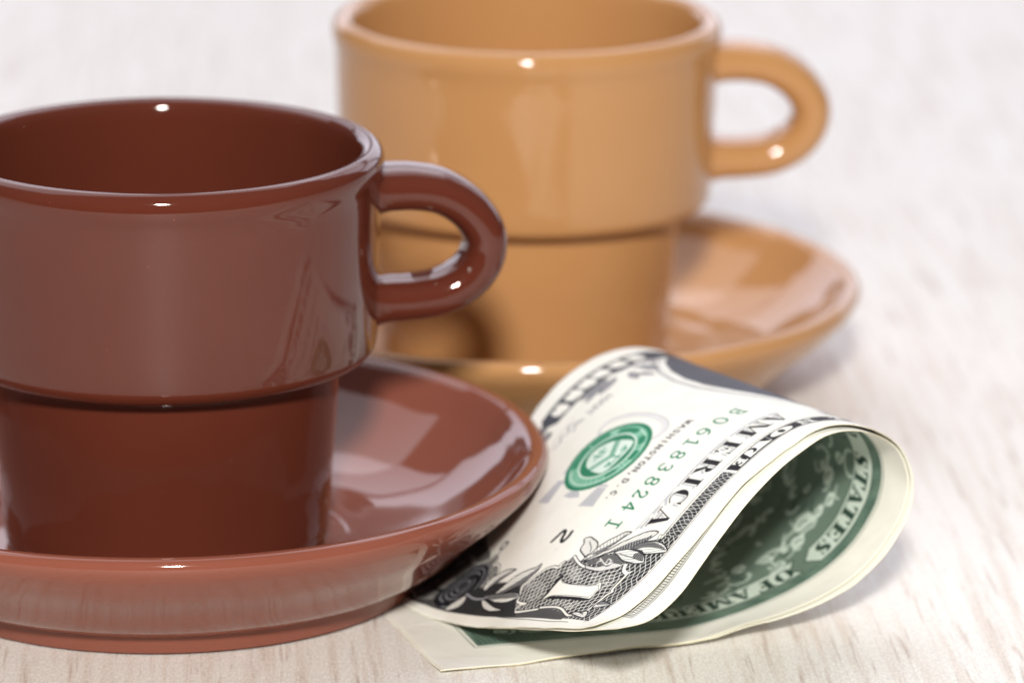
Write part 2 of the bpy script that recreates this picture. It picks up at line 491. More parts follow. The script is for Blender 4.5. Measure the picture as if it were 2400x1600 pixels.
def sheet(name, mats, warp, off, nx=312, ny=132, thick=0.04):
    """closed thin slab following the folded surface; front faces the outside of the fold"""
    X, Y = np.meshgrid(np.linspace(0, NW, nx + 1), np.linspace(0, NH, ny + 1), indexing='ij')
    # slightly uneven cut edges
    Xw, Yw = warp(X, Y)
    P = surf(Xw, Yw)
    N = surf_n(Xw, Yw)
    o = off(X, Y)[..., None]
    P = P + N * o
    Fp = (P + N * thick).reshape(-1, 3)
    Bp = (P - N * thick).reshape(-1, 3)
    n = (nx + 1) * (ny + 1)
    V = np.concatenate([Fp, Bp]) * MM
    G = np.arange(n).reshape(nx + 1, ny + 1)
    q = np.stack([G[:-1, :-1], G[1:, :-1], G[1:, 1:], G[:-1, 1:]], -1).reshape(-1, 4)
    faces = [q, q[:, ::-1] + n]
    idx = [np.zeros(len(q), int), np.ones(len(q), int)]
    ring = np.concatenate([G[:-1, 0], G[-1, :-1], G[::-1, -1][:-1], G[0, ::-1][:-1]])
    nxt = np.roll(ring, -1)
    e = np.stack([ring, ring + n, nxt + n, nxt], -1)
    faces.append(e)
    idx.append(np.full(len(e), 2))
    F = np.concatenate(faces)
    me = bpy.data.meshes.new(name)
    me.vertices.add(len(V))
    me.vertices.foreach_set("co", V.astype(np.float32).ravel())
    me.loops.add(F.size)
    me.loops.foreach_set("vertex_index", F.ravel().astype(np.int32))
    me.polygons.add(len(F))
    me.polygons.foreach_set("loop_start", (np.arange(len(F)) * 4).astype(np.int32))
    me.polygons.foreach_set("material_index", np.concatenate(idx).astype(np.int32))
    sm = np.ones(len(F), bool)
    sm[2 * len(q):] = False
    me.polygons.foreach_set("use_smooth", sm)
    for m in mats:
        me.materials.append(m)
    uv = me.uv_layers.new(name="note")
    uvv = np.stack([X / NW, Y / NH], -1).reshape(-1, 2)
    uv.data.foreach_set("uv", uvv[F.ravel() % n].astype(np.float32).ravel())
    me.update()
    me.validate()
    ob = bpy.data.objects.new(name, me)
    COL.objects.link(ob)
    return ob


# ------------------------------------------------------------------ banknotes: engraved print, drawn stroke by stroke
class Plate:
    """a drawing in note millimetres; 1 = bare paper"""
    def __init__(self, x0, x1, y0, y1, ppm):
        self.x0, self.y0, self.ppm = x0, y0, ppm
        self.w, self.h = int(round((x1 - x0) * ppm)), int(round((y1 - y0) * ppm))
        self.x1, self.y1 = x1, y1
        self.a = np.ones((self.h, self.w, 3), np.float32)
        self.a[:] = PAPER

    def box(self, b, pad):
        i0 = max(0, int((b[0] - pad - self.x0) * self.ppm)); i1 = min(self.w, int((b[2] + pad - self.x0) * self.ppm) + 2)
        j0 = max(0, int((b[1] - pad - self.y0) * self.ppm)); j1 = min(self.h, int((b[3] + pad - self.y0) * self.ppm) + 2)
        if i1 <= i0 or j1 <= j0:
            return None
        X, Y = np.meshgrid(self.x0 + (np.arange(i0, i1) + .5) / self.ppm, self.y0 + (np.arange(j0, j1) + .5) / self.ppm)
        return (slice(j0, j1), slice(i0, i1)), X, Y

    def dist(self, X, Y, p, closed):
        p = np.asarray(p, float)
        q = np.concatenate([p, p[:1]]) if closed else p
        D = np.full(X.shape, 1e9)
        ins = np.zeros(X.shape, bool)
        for a, b in zip(q[:-1], q[1:]):
            d = b - a
            L = d @ d + 1e-12
            t = np.clip(((X - a[0]) * d[0] + (Y - a[1]) * d[1]) / L, 0, 1)
            D = np.minimum(D, (X - a[0] - t * d[0]) ** 2 + (Y - a[1] - t * d[1]) ** 2)
            if closed and a[1] != b[1]:
                c = ((a[1] > Y) != (b[1] > Y)) & (X < (b[0] - a[0]) * (Y - a[1]) / (b[1] - a[1]) + a[0])
                ins ^= c
        D = np.sqrt(D)
        return np.where(ins, -D, D) if closed else D

    def put(self, sl, cov, col):
        cov = cov[..., None].astype(np.float32)
        self.a[sl] = self.a[sl] * (1 - cov) + np.array(col, np.float32) * cov

    def poly(self, p, col, op=1.0, pat=None, smooth=0):
        p = catmull(p, smooth, True) if smooth else np.asarray(p, float)
        r = self.box((p[:, 0].min(), p[:, 1].min(), p[:, 0].max(), p[:, 1].max()), 0.2)
        if r is None:
            return
        sl, X, Y = r
        c = np.clip(.5 - self.dist(X, Y, p, True) * self.ppm, 0, 1) * op
        if pat is not None:
            c = c * pat(X, Y)
        self.put(sl, c, col)

    def line(self, p, w, col, op=1.0, closed=False, smooth=0):
        p = catmull(p, smooth, closed) if smooth else np.asarray(p, float)
        r = self.box((p[:, 0].min(), p[:, 1].min(), p[:, 0].max(), p[:, 1].max()), w + .2)
        if r is None:
            return
        sl, X, Y = r
        if closed:
            p = np.concatenate([p, p[:1]])
        c = np.clip(.5 - (self.dist(X, Y, p, False) - w / 2) * self.ppm, 0, 1) * op
        self.put(sl, c, col)

    def image(self, name):
        im = bpy.data.images.new(name, self.w, self.h, alpha=False, float_buffer=False)
        im.colorspace_settings.name = 'sRGB'
        px = np.ones((self.h, self.w, 4), np.float32)
        px[..., :3] = np.clip(self.a, 0, 1)
        im.pixels.foreach_set(px.ravel())
        im.update()
        im.pack()
        return im


PAPER = (0.955, 0.957, 0.93)
INK = (0.055, 0.06, 0.085)
MID = (0.42, 0.43, 0.47)
SOFT = (0.66, 0.665, 0.70)
GREEN = (0.09, 0.48, 0.34)
BGREEN = (0.19, 0.285, 0.245)
BMID = (0.48, 0.555, 0.51)


def hatch(ang, pitch, w, wave=0.0, wl=4.0, seed=0.0):
    ca, sa = math.cos(R(ang)), math.sin(R(ang))

    def f(X, Y):
        u = X * ca + Y * sa + wave * np.sin((-X * sa + Y * ca) / wl * 6.28 + seed) + 0.3 * wave * np.sin(X * 2.1 + Y * 1.3 + seed)
        d = np.abs((u / pitch) % 1.0 - .5) * pitch
        return np.clip(.5 - (d - w / 2) * 18, 0, 1)
    return f


def both(*fs):
    def f(X, Y):
        o = 0
        for g in fs:
            o = np.maximum(o, g(X, Y))
        return o
    return f


def patchy(f, lo, hi, sc, seed):
    def g(X, Y):
        n = np.sin(X * sc + seed) * np.sin(Y * sc * 1.3 + seed * 2) + .5 * np.sin(X * sc * 2.3 + Y * sc * 1.7 + seed * 3)
        return f(X, Y) * np.clip(lo + (hi - lo) * (n * .5 + .5), 0, 1)
    return g


def glyph(ch):
    """roman capital: (width, [thick polygons], [thin lines]) in a box one unit high"""
    T = 0.26
    rect = lambda a, b, c, d: [(a, b), (c, b), (c, d), (a, d)]
    srf = lambda x0, x1: [(x0, 0.03), (x1, 0.03)]
    top = lambda x0, x1: [(x0, 0.97), (x1, 0.97)]

    def bowl(cx, cy, rx, ry, a0, a1, t):
        o = [(cx + rx * math.cos(R(a)), cy + ry * math.sin(R(a))) for a in np.linspace(a0, a1, 15)]
        am = (a0 + a1) / 2
        i = [(cx + (rx - t * max(.12, math.cos(R(a - am)) ** 1)) * math.cos(R(a)), cy + (ry - .05) * math.sin(R(a))) for a in np.linspace(a1, a0, 15)]
        return o + i
    g = {
        'A': (0.95, [[(0.40, 1), (0.55, 1), (0.92, 0), (0.64, 0)]], [[(0.46, .98), (0.13, 0.02)], [(0.24, .34), (0.72, .34)], srf(0, .28), srf(.56, 1.0)]),
        'M': (1.15, [[(0.13, 1), (0.36, 1), (0.66, .05), (.52, .05)], rect(.85, 0, 1.09, 1)], [[(.16, .97), (.16, .03)], [(.58, .08), (.88, .97)], srf(.04, .3), srf(.76, 1.18), top(.02, .3), top(.85, 1.18)]),
        'E': (0.82, [rect(.1, 0, .1 + T, 1), [(.72, .97), (.80, .97), (.80, .70), (.75, .78)], [(.72, .03), (.82, .03), (.82, .32), (.76, .24)], [(.50, .40), (.57, .36), (.57, .66), (.50, .62)]],
              [top(.0, .8), srf(.0, .82), [(.3, .51), (.55, .51)]]),
        'R': (0.95, [rect(.1, 0, .1 + T, 1), bowl(.42, .74, .36, .26, -90, 90, .24), [(.45, .5), (.62, .5), (.98, 0), (.72, 0)]], [top(0, .45), srf(0, .46), srf(.7, 1.02), [(.3, .5), (.5, .5)], [(.3, .97), (.5, .97)]]),
        'I': (0.46, [rect(.1, 0, .1 + T, 1)], [top(0, .46), srf(0, .46)]),
        'C': (0.88, [bowl(.46, .5, .44, .5, 60, 300, .27), [(.68, .90), (.80, .98), (.80, .68), (.74, .70)]], [[(.62, .93), (.74, .86)], [(.62, .07), (.82, .25)]]),
        'S': (0.66, [[(.06, .78), (.12, .95), (.30, 1.0), (.46, .97), (.36, .92), (.24, .86), (.28, .74), (.52, .58), (.64, .42), (.64, .22), (.52, .04), (.34, 0.0), (.18, .03), (.32, .08), (.42, .18), (.38, .30), (.16, .46), (.06, .60)],
                     [(.54, .98), (.60, 1), (.60, .70), (.56, .72)], [(.04, 0), (.10, 0), (.10, .30), (.04, .28)]], []),
        'T': (0.86, [rect(.31, 0, .31 + T, 1), [(0, 1), (.1, 1), (.06, .70), (0, .68)], [(.76, 1), (.86, 1), (.86, .68), (.80, .70)]], [top(0, .86), srf(.2, .68)]),
        'O': (0.92, [bowl(.46, .5, .44, .5, 90, 270, .26), bowl(.46, .5, .44, .5, -90, 90, .26)], []),
        'F': (0.78, [rect(.1, 0, .1 + T, 1), [(.70, .97), (.78, .97), (.78, .68), (.73, .76)], [(.48, .40), (.55, .36), (.55, .66), (.48, .62)]], [top(0, .78), srf(0, .48), [(.3, .51), (.52, .51)]]),
        'N': (0.98, [[(.06, 1), (.30, 1), (.88, 0), (.66, 0)]], [[(.14, .97), (.14, .03)], [(.84, .97), (.84, .03)], srf(0, .3), top(0, .3), top(.70, 1.0)]),
        'D': (0.92, [rect(.1, 0, .1 + T, 1), bowl(.36, .5, .52, .5, -90, 90, .26)], [top(0, .45), srf(0, .45)]),
        'L': (0.80, [rect(.1, 0, .1 + T, 1), [(.70, .03), (.80, .03), (.80, .36), (.74, .26)]], [top(0, .46), srf(0, .8)]),
        'H': (1.0, [rect(.1, 0, .1 + T, 1), rect(.64, 0, .64 + T, 1)], [top(0, .46), srf(0, .46), top(.54, 1), srf(.54, 1), [(.3, .5), (.7, .5)]]),
        'U': (0.95, [rect(.1, .25, .1 + T, 1), [(.1, .3), (.36, .3), (.42, .1), (.6, .03), (.4, 0), (.2, .08)]], [top(0, .46), [(.8, .97), (.8, .3), (.7, .1), (.5, .03)], top(.66, .95)]),
    }
    return g[ch]


def roman(pl, ch, cx, y0, h, col, wfac=1.0, thin=0.05, dx=0.0, dy=0.0, grow=0.0, op=1.0):
    w, P, L = glyph(ch)
    m = lambda pts: [(cx + (a - w / 2) * h * wfac + dx, y0 + b * h + dy) for a, b in pts]
    for p in P:
        pl.poly(m(p), col, op)
        if grow:
            pl.line(m(p), grow, col, op, closed=True)
    for l_ in L:
        pl.line(m(l_), max(thin * h, 0.06) + grow, col, op)


def ell(cx, cy, rx, ry, a0=0, a1=360, n=28):
    return [(cx + rx * math.cos(R(a)), cy + ry * math.sin(R(a))) for a in np.linspace(a0, a1, n)]


SERIAL = {
    '0': [ell(.32, .5, .27, .46)],
    '6': [ell(.32, .30, .27, .27), [(.06, .36), (.09, .58), (.2, .78), (.34, .90), (.48, .96)]],
    '1': [[(.12, .78), (.32, .95), (.32, .04)], [(.10, .04), (.54, .04)]],
    '8': [ell(.32, .27, .26, .24), ell(.32, .73, .22, .22)],
    '3': [ell(.30, .73, .22, .22, 150, -90, 14), ell(.30, .27, .26, .24, 90, -150, 14)],
    '2': [[(.08, .72), (.10, .84), (.2, .95), (.34, .96), (.48, .88), (.52, .74), (.44, .56), (.24, .34), (.08, .06), (.20, .10), (.36, .05), (.50, .05), (.56, .16)]],
    '4': [[(.44, .04), (.44, .95), (.05, .32), (.60, .32)]],
    'B': [[(.10, .04), (.10, .96), (.32, .96), (.48, .88), (.50, .72), (.42, .58), (.12, .53)], [(.38, .54), (.52, .44), (.56, .28), (.48, .10), (.32, .04), (.10, .04)], [(.0, .96), (.14, .96)], [(.0, .04), (.14, .04)]],
    'I': [[(.30, .04), (.30, .96)], [(.08, .96), (.52, .96)], [(.08, .04), (.52, .04)]],
}
ORN = {
'shield':[(141.91,44.58),(142.82,46.48),(143.32,48.18),(143.52,49.99),(143.52,51.50),(143.12,52.74),(142.61,53.68),(142.11,54.73),(141.51,55.49),(141.31,56.15),(142.01,56.63),(142.61,57.19),(142.92,58.05),(142.82,58.33),(146.14,58.52),(146.74,59.09),(147.34,58.71),(148.15,58.62),(151.57,58.52),(151.97,58.05),(152.48,56.91),(153.08,55.58),(151.97,52.74),(151.67,50.93),(151.77,49.13),(152.07,46.76)],
'shield2':[(152.38,46.48),(153.08,40.60),(151.97,40.41),(151.67,40.88),(151.47,41.92),(151.37,39.74),(150.97,38.89),(150.67,38.98),(150.26,38.70),(149.46,38.13),(148.25,37.37),(147.85,37.85),(146.54,38.98),(145.03,40.31),(144.33,41.83),(144.43,42.87),(144.12,43.35),(143.72,43.06),(143.22,43.44)],
'flare':[(143.12,48.75),(143.12,50.37),(142.82,51.60),(142.21,52.55),(141.61,53.40),(141.51,54.54),(141.21,56.06),(142.21,55.30),(142.92,54.06),(143.62,52.45),(143.72,50.65),(143.62,49.23)],
'hook':[(141.31,56.15),(142.01,56.44),(142.61,56.91),(143.02,57.76),(142.92,58.43),(142.11,58.81),(142.41,58.24),(142.31,57.57),(141.91,57.00),(141.21,56.72)],
'one':[(145.63,45.72),(146.24,46.10),(146.64,46.76),(146.84,47.71),(146.94,48.94),(146.74,51.03),(146.54,53.21),(146.14,54.35),(145.63,54.73),(145.43,55.11),(145.83,55.49),(146.34,55.87),(146.64,56.25),(147.04,56.15),(149.16,56.25),(149.16,53.78),(149.36,51.50),(149.56,48.47),(149.76,46.76),(150.26,46.10),(150.67,44.96),(148.75,45.24),(147.04,45.34)],
'oneline':[(146.44,46.10),(146.94,47.05),(147.04,49.04),(146.94,51.31),(146.74,53.40),(146.34,54.54),(146.04,55.11),(146.64,55.58),(146.74,55.87),(148.75,55.68),(148.95,53.50),(149.16,50.46),(149.56,47.14)],
'onesh1':[(145.43,45.43),(146.04,45.24),(146.94,45.15),(148.15,45.34),(149.26,45.34),(150.26,45.15),(150.67,44.77),(150.57,45.34),(149.26,45.72),(148.15,45.62),(146.94,45.72),(146.04,45.91)],
'onesh2':[(150.26,46.10),(149.86,46.86),(149.56,50.84),(149.26,53.87),(149.06,56.44),(149.36,56.25),(149.66,54.35),(149.86,51.22),(150.16,47.80)],
'leafa':[(138.39,43.35),(137.88,44.39),(138.09,45.24),(138.39,46.38),(138.79,47.14),(139.39,47.61),(140.10,47.71),(140.70,47.52),(141.31,47.05),(141.71,47.05),(141.41,46.48),(140.90,45.24),(140.50,44.58),(139.90,44.29),(139.19,44.11)],
'veina':[(138.69,44.96),(139.09,45.53),(139.90,46.67),(140.60,47.05)],
'leafb':[(142.51,46.95),(140.70,47.52),(139.29,47.90),(137.88,48.66),(136.68,49.70),(135.67,50.65),(135.47,51.79),(135.87,51.69),(136.88,51.12),(138.19,50.55),(139.59,49.80),(140.70,49.13),(141.81,47.90)],
'leafb2':[(140.90,47.71),(139.19,49.13),(137.48,50.46),(135.77,51.22),(136.88,51.12),(138.79,50.27),(140.50,49.23)],
'leafc':[(142.51,47.52),(141.21,48.56),(139.90,49.80),(138.99,50.74),(137.68,51.60),(136.78,52.55),(135.87,53.50),(134.86,54.73),(134.36,56.15),(134.46,57.19),(135.27,56.91),(136.27,56.25),(137.48,55.39),(138.49,54.35),(139.29,52.64),(140.00,50.93),(141.31,49.42)],
'leafc2':[(141.41,49.04),(139.59,51.12),(137.28,53.40),(135.77,55.77),(135.07,56.44),(136.27,56.25),(138.39,54.16),(139.90,51.41),(141.31,49.70)],
'leafd':[(138.39,54.54),(137.48,55.11),(136.78,55.96),(136.27,57.00),(136.07,58.52),(136.17,59.85),(136.58,60.99),(137.18,61.94),(137.58,61.84),(138.09,60.32),(138.49,58.90),(138.69,57.86),(138.29,56.91),(138.39,55.39)],
'leafd2':[(138.29,54.73),(136.98,55.87),(136.37,57.10),(136.37,58.62),(136.78,60.61),(137.28,61.56),(137.18,59.38),(137.58,56.82),(138.19,55.87)],
'leafe':[(139.80,52.07),(139.09,52.74),(138.59,53.97),(138.49,55.39),(138.59,57.00),(139.09,58.43),(140.00,59.38),(140.30,59.19),(140.70,58.33),(140.80,57.29),(140.80,56.15),(140.80,55.30),(140.50,54.16),(140.00,53.02)],
'leafe2':[(139.09,56.15),(138.69,57.00),(139.09,58.14),(140.00,58.90),(139.80,57.48),(139.80,56.53)],
'veine':[(139.70,53.12),(139.80,55.20),(139.90,57.00),(140.00,58.90)],
'scr':[(142.41,48.18),(140.90,49.61),(140.30,51.22),(140.10,52.55),(140.60,54.25),(141.00,55.68),(141.51,55.58),(141.61,53.78),(142.41,53.40),(142.51,51.98),(142.71,50.46),(142.71,49.13)],
'curl1':[(142.31,50.55),(141.91,50.55),(141.71,50.93),(141.31,50.37),(141.21,51.03),(141.81,51.69),(142.21,51.31)],
'curl2':[(142.11,52.83),(141.51,52.93),(141.21,52.74),(141.10,52.07),(141.00,52.83),(141.51,53.59),(142.11,53.40)],
'leaff':[(149.26,26.37),(147.75,26.18),(146.54,27.22),(145.53,29.31),(145.33,32.06),(145.83,31.68),(146.64,30.64),(147.55,29.69),(148.55,28.45),(149.46,27.51)],
'leaff2':[(149.36,27.32),(147.95,28.08),(146.64,29.40),(145.43,32.06),(145.83,31.68),(146.64,30.64),(147.55,29.69),(148.55,28.45)],
'leafg':[(150.77,29.02),(149.76,31.02),(148.05,32.25),(146.64,33.39),(145.33,35.76),(144.73,37.37),(144.02,38.13),(145.23,38.51),(146.44,37.94),(147.65,37.28),(148.65,35.66),(149.86,33.10),(150.57,30.92)],
'leafg2':[(150.06,31.40),(148.65,33.67),(147.04,35.76),(145.33,37.66),(144.12,38.22),(145.23,38.51),(146.44,37.94),(147.65,37.28),(148.65,35.66),(149.86,33.10)],
'leafh':[(150.67,28.64),(150.06,30.54),(149.86,33.10),(149.56,35.47),(149.66,37.56),(150.36,38.79),(150.87,37.75),(151.47,36.04),(151.57,33.01),(151.27,31.11)],
'leafh2':[(150.67,29.02),(150.16,30.64),(149.86,33.10),(149.56,35.47),(149.86,37.56),(150.36,38.32),(150.67,35.95),(150.87,33.20),(151.07,30.92)],
'leafi':[(151.17,28.45),(151.37,29.88),(151.97,31.87),(152.48,34.05),(152.78,36.52),(153.08,34.72),(153.18,32.82),(152.78,30.64),(151.97,29.12)],
'leafj':[(153.99,20.68),(152.88,20.58),(151.67,21.34),(150.67,22.38),(150.26,22.48),(151.37,23.52),(152.48,23.52),(153.38,22.57)],
'base2':[(154.19,20.77),(153.79,20.58),(151.87,20.58),(149.86,21.91),(148.95,25.23),(148.15,29.21),(147.85,33.20),(148.45,37.18),(149.76,38.22),(151.37,38.89),(153.18,40.60),(153.99,41.64),(153.79,29.59)],
'stem':[(150.26,22.48),(151.07,25.61),(151.07,28.17),(150.77,29.21)],
'brleaf':[(152.58,55.87),(152.07,56.53),(151.97,57.95),(151.57,58.52),(152.07,59.38),(153.18,59.76),(153.08,58.14)],
'brleaf2':[(152.18,57.29),(152.07,58.05),(152.48,58.71),(152.38,58.05)],
'sideleaf':[(149.36,58.81),(148.95,59.76),(149.36,61.65),(150.16,60.42),(150.67,58.81)],
'sideleaf2':[(149.36,58.81),(148.95,59.76),(149.26,61.37),(149.66,60.13),(149.96,59.00)],
'curlline':[(132.75,58.62),(134.66,58.62),(134.76,57.95),(135.47,58.05),(135.87,58.62),(135.67,59.19),(134.97,59.09)]}


def leaf(pl, name, dark=None, vein=None, fill=PAPER, dens=0.55, ang=30):
    p = ORN[name]
    pl.poly(p, fill, 1.0, smooth=4)
    pl.poly(p, MID, 0.6, pat=hatch(ang, 0.55, 0.14, 0.05, 3.0), smooth=4)
    if dark:
        pl.poly(ORN[dark], INK, 0.30, smooth=4)
        pl.poly(ORN[dark], INK, dens + .2, pat=hatch(ang + 70, 0.46, 0.24), smooth=4)
    if vein:
        pl.line(ORN[vein], 0.12, INK, .9, smooth=4)
    pl.line(p, 0.2, INK, 1.0, closed=True, smooth=4)


WEB = both(hatch(63, 0.82, 0.16, 0.12, 3.1), hatch(-52, 0.86, 0.16, 0.14, 3.7, 1.0))
WEB2 = both(hatch(35, 0.82, 0.19, 0.12, 2.9, 2.0), hatch(-70, 0.86, 0.18, 0.12, 3.6, .4))
FINE = both(hatch(78, 0.34, 0.11, 0.05, 2.2), patchy(hatch(12, 0.9, 0.09, 0.12, 4.0), 0, 1, 1.4, 1.0))


def cartouche(pl, M):
    """corner shield with the numeral 1; M maps a traced point so the same block also serves the other corner"""
    G = lambda k: [M(p) for p in ORN[k]]
    # dark ground between the shield and the frame
    ground = [M(p) for p in [(141.6, 62.0), (153.9, 61.9), (153.75, 57), (154.1, 50), (153.9, 40), (153.75, 29.6), (151.5, 28.8), (149.4, 30.2), (147.7, 33.5),
                             (147.9, 37.4), (146.5, 39.0), (144.4, 41.8), (144.0, 43.3), (141.9, 44.6), (142.6, 47.0), (141.4, 48.6), (140.2, 51.2), (138.6, 54.4), (136.4, 56.3), (135.3, 59.2), (134.0, 62.0)]]
    pl.poly(ground, INK, 1.0)
    pl.poly(ground, PAPER, 0.92, pat=WEB)
    low = [M(p) for p in [(154.1, 55), (154.1, 29.5), (152.2, 33), (152.0, 44), (152.2, 50), (153.0, 55.6)]]
    pl.poly(low, INK, 1.0)
    pl.poly(low, PAPER, 0.6, pat=hatch(105, 0.62, 0.20, 0.05, 2.0))
    # shield field
    sh = G('shield') + G('shield2')
    pl.poly(sh, INK, 1.0)
    pl.poly(sh, PAPER, 0.95, pat=WEB2)
    for k, (a, b) in enumerate([((144.2, 45.5), (146.0, 50.5)), ((143.6, 47), (145.9, 49.0)), ((148.0, 38.6), (148.4, 43.8)), ((150.3, 41.5), (149.4, 45.2)),
                                ((144.6, 52), (146.2, 56.8)), ((150.7, 49), (151.3, 54.5)), ((144.9, 42.6), (146.3, 44.6)), ((150.2, 55.2), (151.8, 53.0)), ((143.9, 55.4), (145.6, 57.2))]):
        a, b = np.array(M(a)), np.array(M(b))
        n_ = np.array([-(b - a)[1], (b - a)[0]]); n_ = n_ / np.linalg.norm(n_)
        for j in range(7):
            o = n_ * (j - 3) * 0.13
            pl.line([a + o, (a + b) / 2 + o * 2.2, b + o], 0.07, PAPER, .8)
    # numeral
    pl.poly(G('one'), PAPER)
    pl.line(G('one'), 0.12, INK, .8, closed=True)
    pl.line(G('oneline'), 0.07, INK, .75)
    pl.poly(G('onesh1'), INK); pl.line(G('onesh1'), .15, INK, closed=True)
    pl.poly(G('onesh2'), INK); pl.line(G('onesh2'), .12, INK, closed=True)
    # shield outline: dark edge, white body
    for k in ('shield', 'shield2'):
        pl.line(G(k), 0.66, INK, smooth=3)
        pl.line(G(k), 0.42, PAPER, smooth=3)
    pl.poly(G('flare'), PAPER, smooth=3)
    pl.poly(G('flare'), MID, .6, pat=hatch(70, 0.26, 0.08), smooth=3)
    pl.line(G('flare'), .1, INK, closed=True, smooth=3)
    pl.poly(G('hook'), PAPER, smooth=3)


def front_plate():
    pl = Plate(84, 156, 0, NH, 18)
    # portrait oval, only its right rim comes over the fold
    pl.poly(ell(78.5, 30.5, 24.0, 29.0), MID, .25)
    pl.poly(ell(78.5, 30.5, 23.7, 28.5), PAPER)
    pl.line(ell(78.5, 30.5, 23.7, 28.5), .35, MID, .8, closed=True)
    pl.line(ell(78.5, 30.5, 23.0, 27.7), .2, SOFT, .8, closed=True)
    pl.poly(ell(78.5, 30.5, 22.0, 26.5), (0.46, 0.48, 0.53))
    pl.poly(ell(78.5, 30.5, 22.0, 26.5), INK, .75, pat=both(hatch(10, .9, .34, .1, 5), hatch(95, 1.0, .26, .1, 6)))
    # laurel beside the oval
    for (x, y, a, L) in ((97.5, 9.6, 150, 4.2), (99.6, 10.6, 120, 4.6), (101.4, 12.3, 70, 4.2), (103.6, 11.4, 20, 5.2), (104.4, 10.2, 0, 6.0), (101.2, 14.2, 100, 3.6), (99.0, 12.2, 95, 4.2), (102.6, 9.8, 185, 4.5), (106.5, 11.0, 15, 4.4)):
        c, s_ = math.cos(R(a)), math.sin(R(a))
        lf = [(x + u * L * c - v * L * s_, y + u * L * s_ + v * L * c) for u, v in ((0, 0), (.3, .16), (.7, .13), (1, 0), (.7, -.15), (.3, -.17))]
        pl.poly(lf, SOFT, .9, smooth=3)
        pl.poly(lf, INK, .4, pat=hatch(a + 60, .3, .13), smooth=3)
        pl.line(lf, .12, INK, .6, closed=True, smooth=3)
    # top frame: outer line, dark engraved band, panel with NOTE
    pl.line([(84, 62.45), (141, 62.35), (152.6, 62.1), (154.3, 61.2)], .09, INK, .9)
    pl.line([(84, 59.0), (112, 59.05), (128, 58.75), (135.8, 58.5)], .09, INK, .85)
    band = [(121.5, 59.5), (121.3, 62.1), (141.6, 62.0), (141.6, 60.0), (136, 58.9), (131.4, 59.1)]
    pl.poly(band, INK)
    pl.poly(band, PAPER, .95, pat=both(hatch(22, .74, .11, .16, 5.1), hatch(-24, .70, .11, .14, 4.3, 1.3), patchy(hatch(4, .45, .1, .06, 3), 0, 1, 1.1, .7)))
    pl.poly([(84, 59.25), (84, 62.05), (120.75, 62.15), (120.95, 59.6)], INK)
    for ch, x, wf in (('E', 118.9, 1.0), ('T', 115.3, 1.25), ('O', 110.3, 1.5), ('N', 105.6, 1.45), ('E', 99.6, 1.3), ('V', 96, 1)):
        if ch != 'V':
            if ch == 'O':
                pl.poly(ell(x, 60.75, 2.0, 1.1), PAPER); pl.poly(ell(x, 60.75, .5, .72), INK)
            elif ch == 'T':
                pl.poly([(112.6, 59.75), (117.2, 59.75), (117.6, 61.75), (112.9, 61.7)], PAPER)
                pl.poly(ell(116.1, 60.6, .62, .8), INK); pl.poly(ell(116.5, 60.5, .5, .55), PAPER)
                pl.poly([(112.7, 59.8), (113.9, 59.75), (113.5, 60.8), (113.0, 61.6)], INK)
            else:
                roman(pl, ch, x, 59.85, 1.8, PAPER, wf, .12, grow=.16)
    # ...AMERICA in shaded capitals
    for ch, x, wf in (('F', 97.0, 1.1), ('A', 106.6, 1.0), ('M', 110.9, 1.12), ('E', 116.35, 1.0), ('R', 121.0, 1.05), ('I', 124.35, 1.0), ('C', 127.6, 1.0), ('A', 131.8, 1.12)):
        roman(pl, ch, x, 53.35, 3.75, (.74, .75, .78), wf, .07, dx=.30, dy=-.42, grow=.34, op=.9)
        roman(pl, ch, x, 53.35, 3.75, PAPER, wf, .07, grow=.34)
        roman(pl, ch, x, 53.45, 3.6, INK, wf, .045)
    pl.line([(103, 52.55), (108, 52.6), (113, 52.75), (124, 52.9), (130, 52.7), (134.9, 52.1), (133.3, 53.2)], .22, (.72, .73, .76), .9)
    # serial number
    xs = dict(zip(range(10), (107.3, 110.6, 113.9, 116.7, 119.7, 122.55, 125.6, 128.4, 131.0, 134.75)))
    for k, ch in enumerate("B06183824I"):
        for st in SERIAL[ch]:
            pl.line([(xs[k] + (a - .31) * 3.0 * .92, 45.2 + b * 3.0) for a, b in st], .34, GREEN)
    # big grey ONE that lies under the seal
    GR = (.80, .81, .84)
    pl.poly(ell(115.6, 30.6, 4.1, 7.9), GR, .55); pl.poly(ell(115.9, 30.4, 3.4, 7.2), PAPER)
    pl.line(ell(115.6, 30.6, 4.1, 7.9), .12, MID, .55, closed=True)
    pl.line(ell(115.9, 30.4, 3.3, 7.0), .08, MID, .4, closed=True)
    roman(pl, 'N', 123.2, 23.8, 13.6, GR, .62, .02)
    for q_ in ([(127.7, 23.9), (128.5, 23.9), (128.2, 38.1), (127.8, 38.1)], [(128.6, 31.2), (130.9, 29.3), (131.2, 31.4), (130.9, 33.7)], [(128.4, 36.0), (132.6, 35.3), (132.3, 38.9), (128.4, 38.1)], [(128.5, 23.8), (128.5, 26.0), (132.3, 26.3), (132.0, 22.6)]):
        pl.poly(q_, GR, .8)
        pl.poly(q_, MID, .6, pat=hatch(80, .3, .1))
    # WASHINGTON, D.C.
    word = "WASHINGTON,D.C."
    X0, X1 = 111.6, 131.0
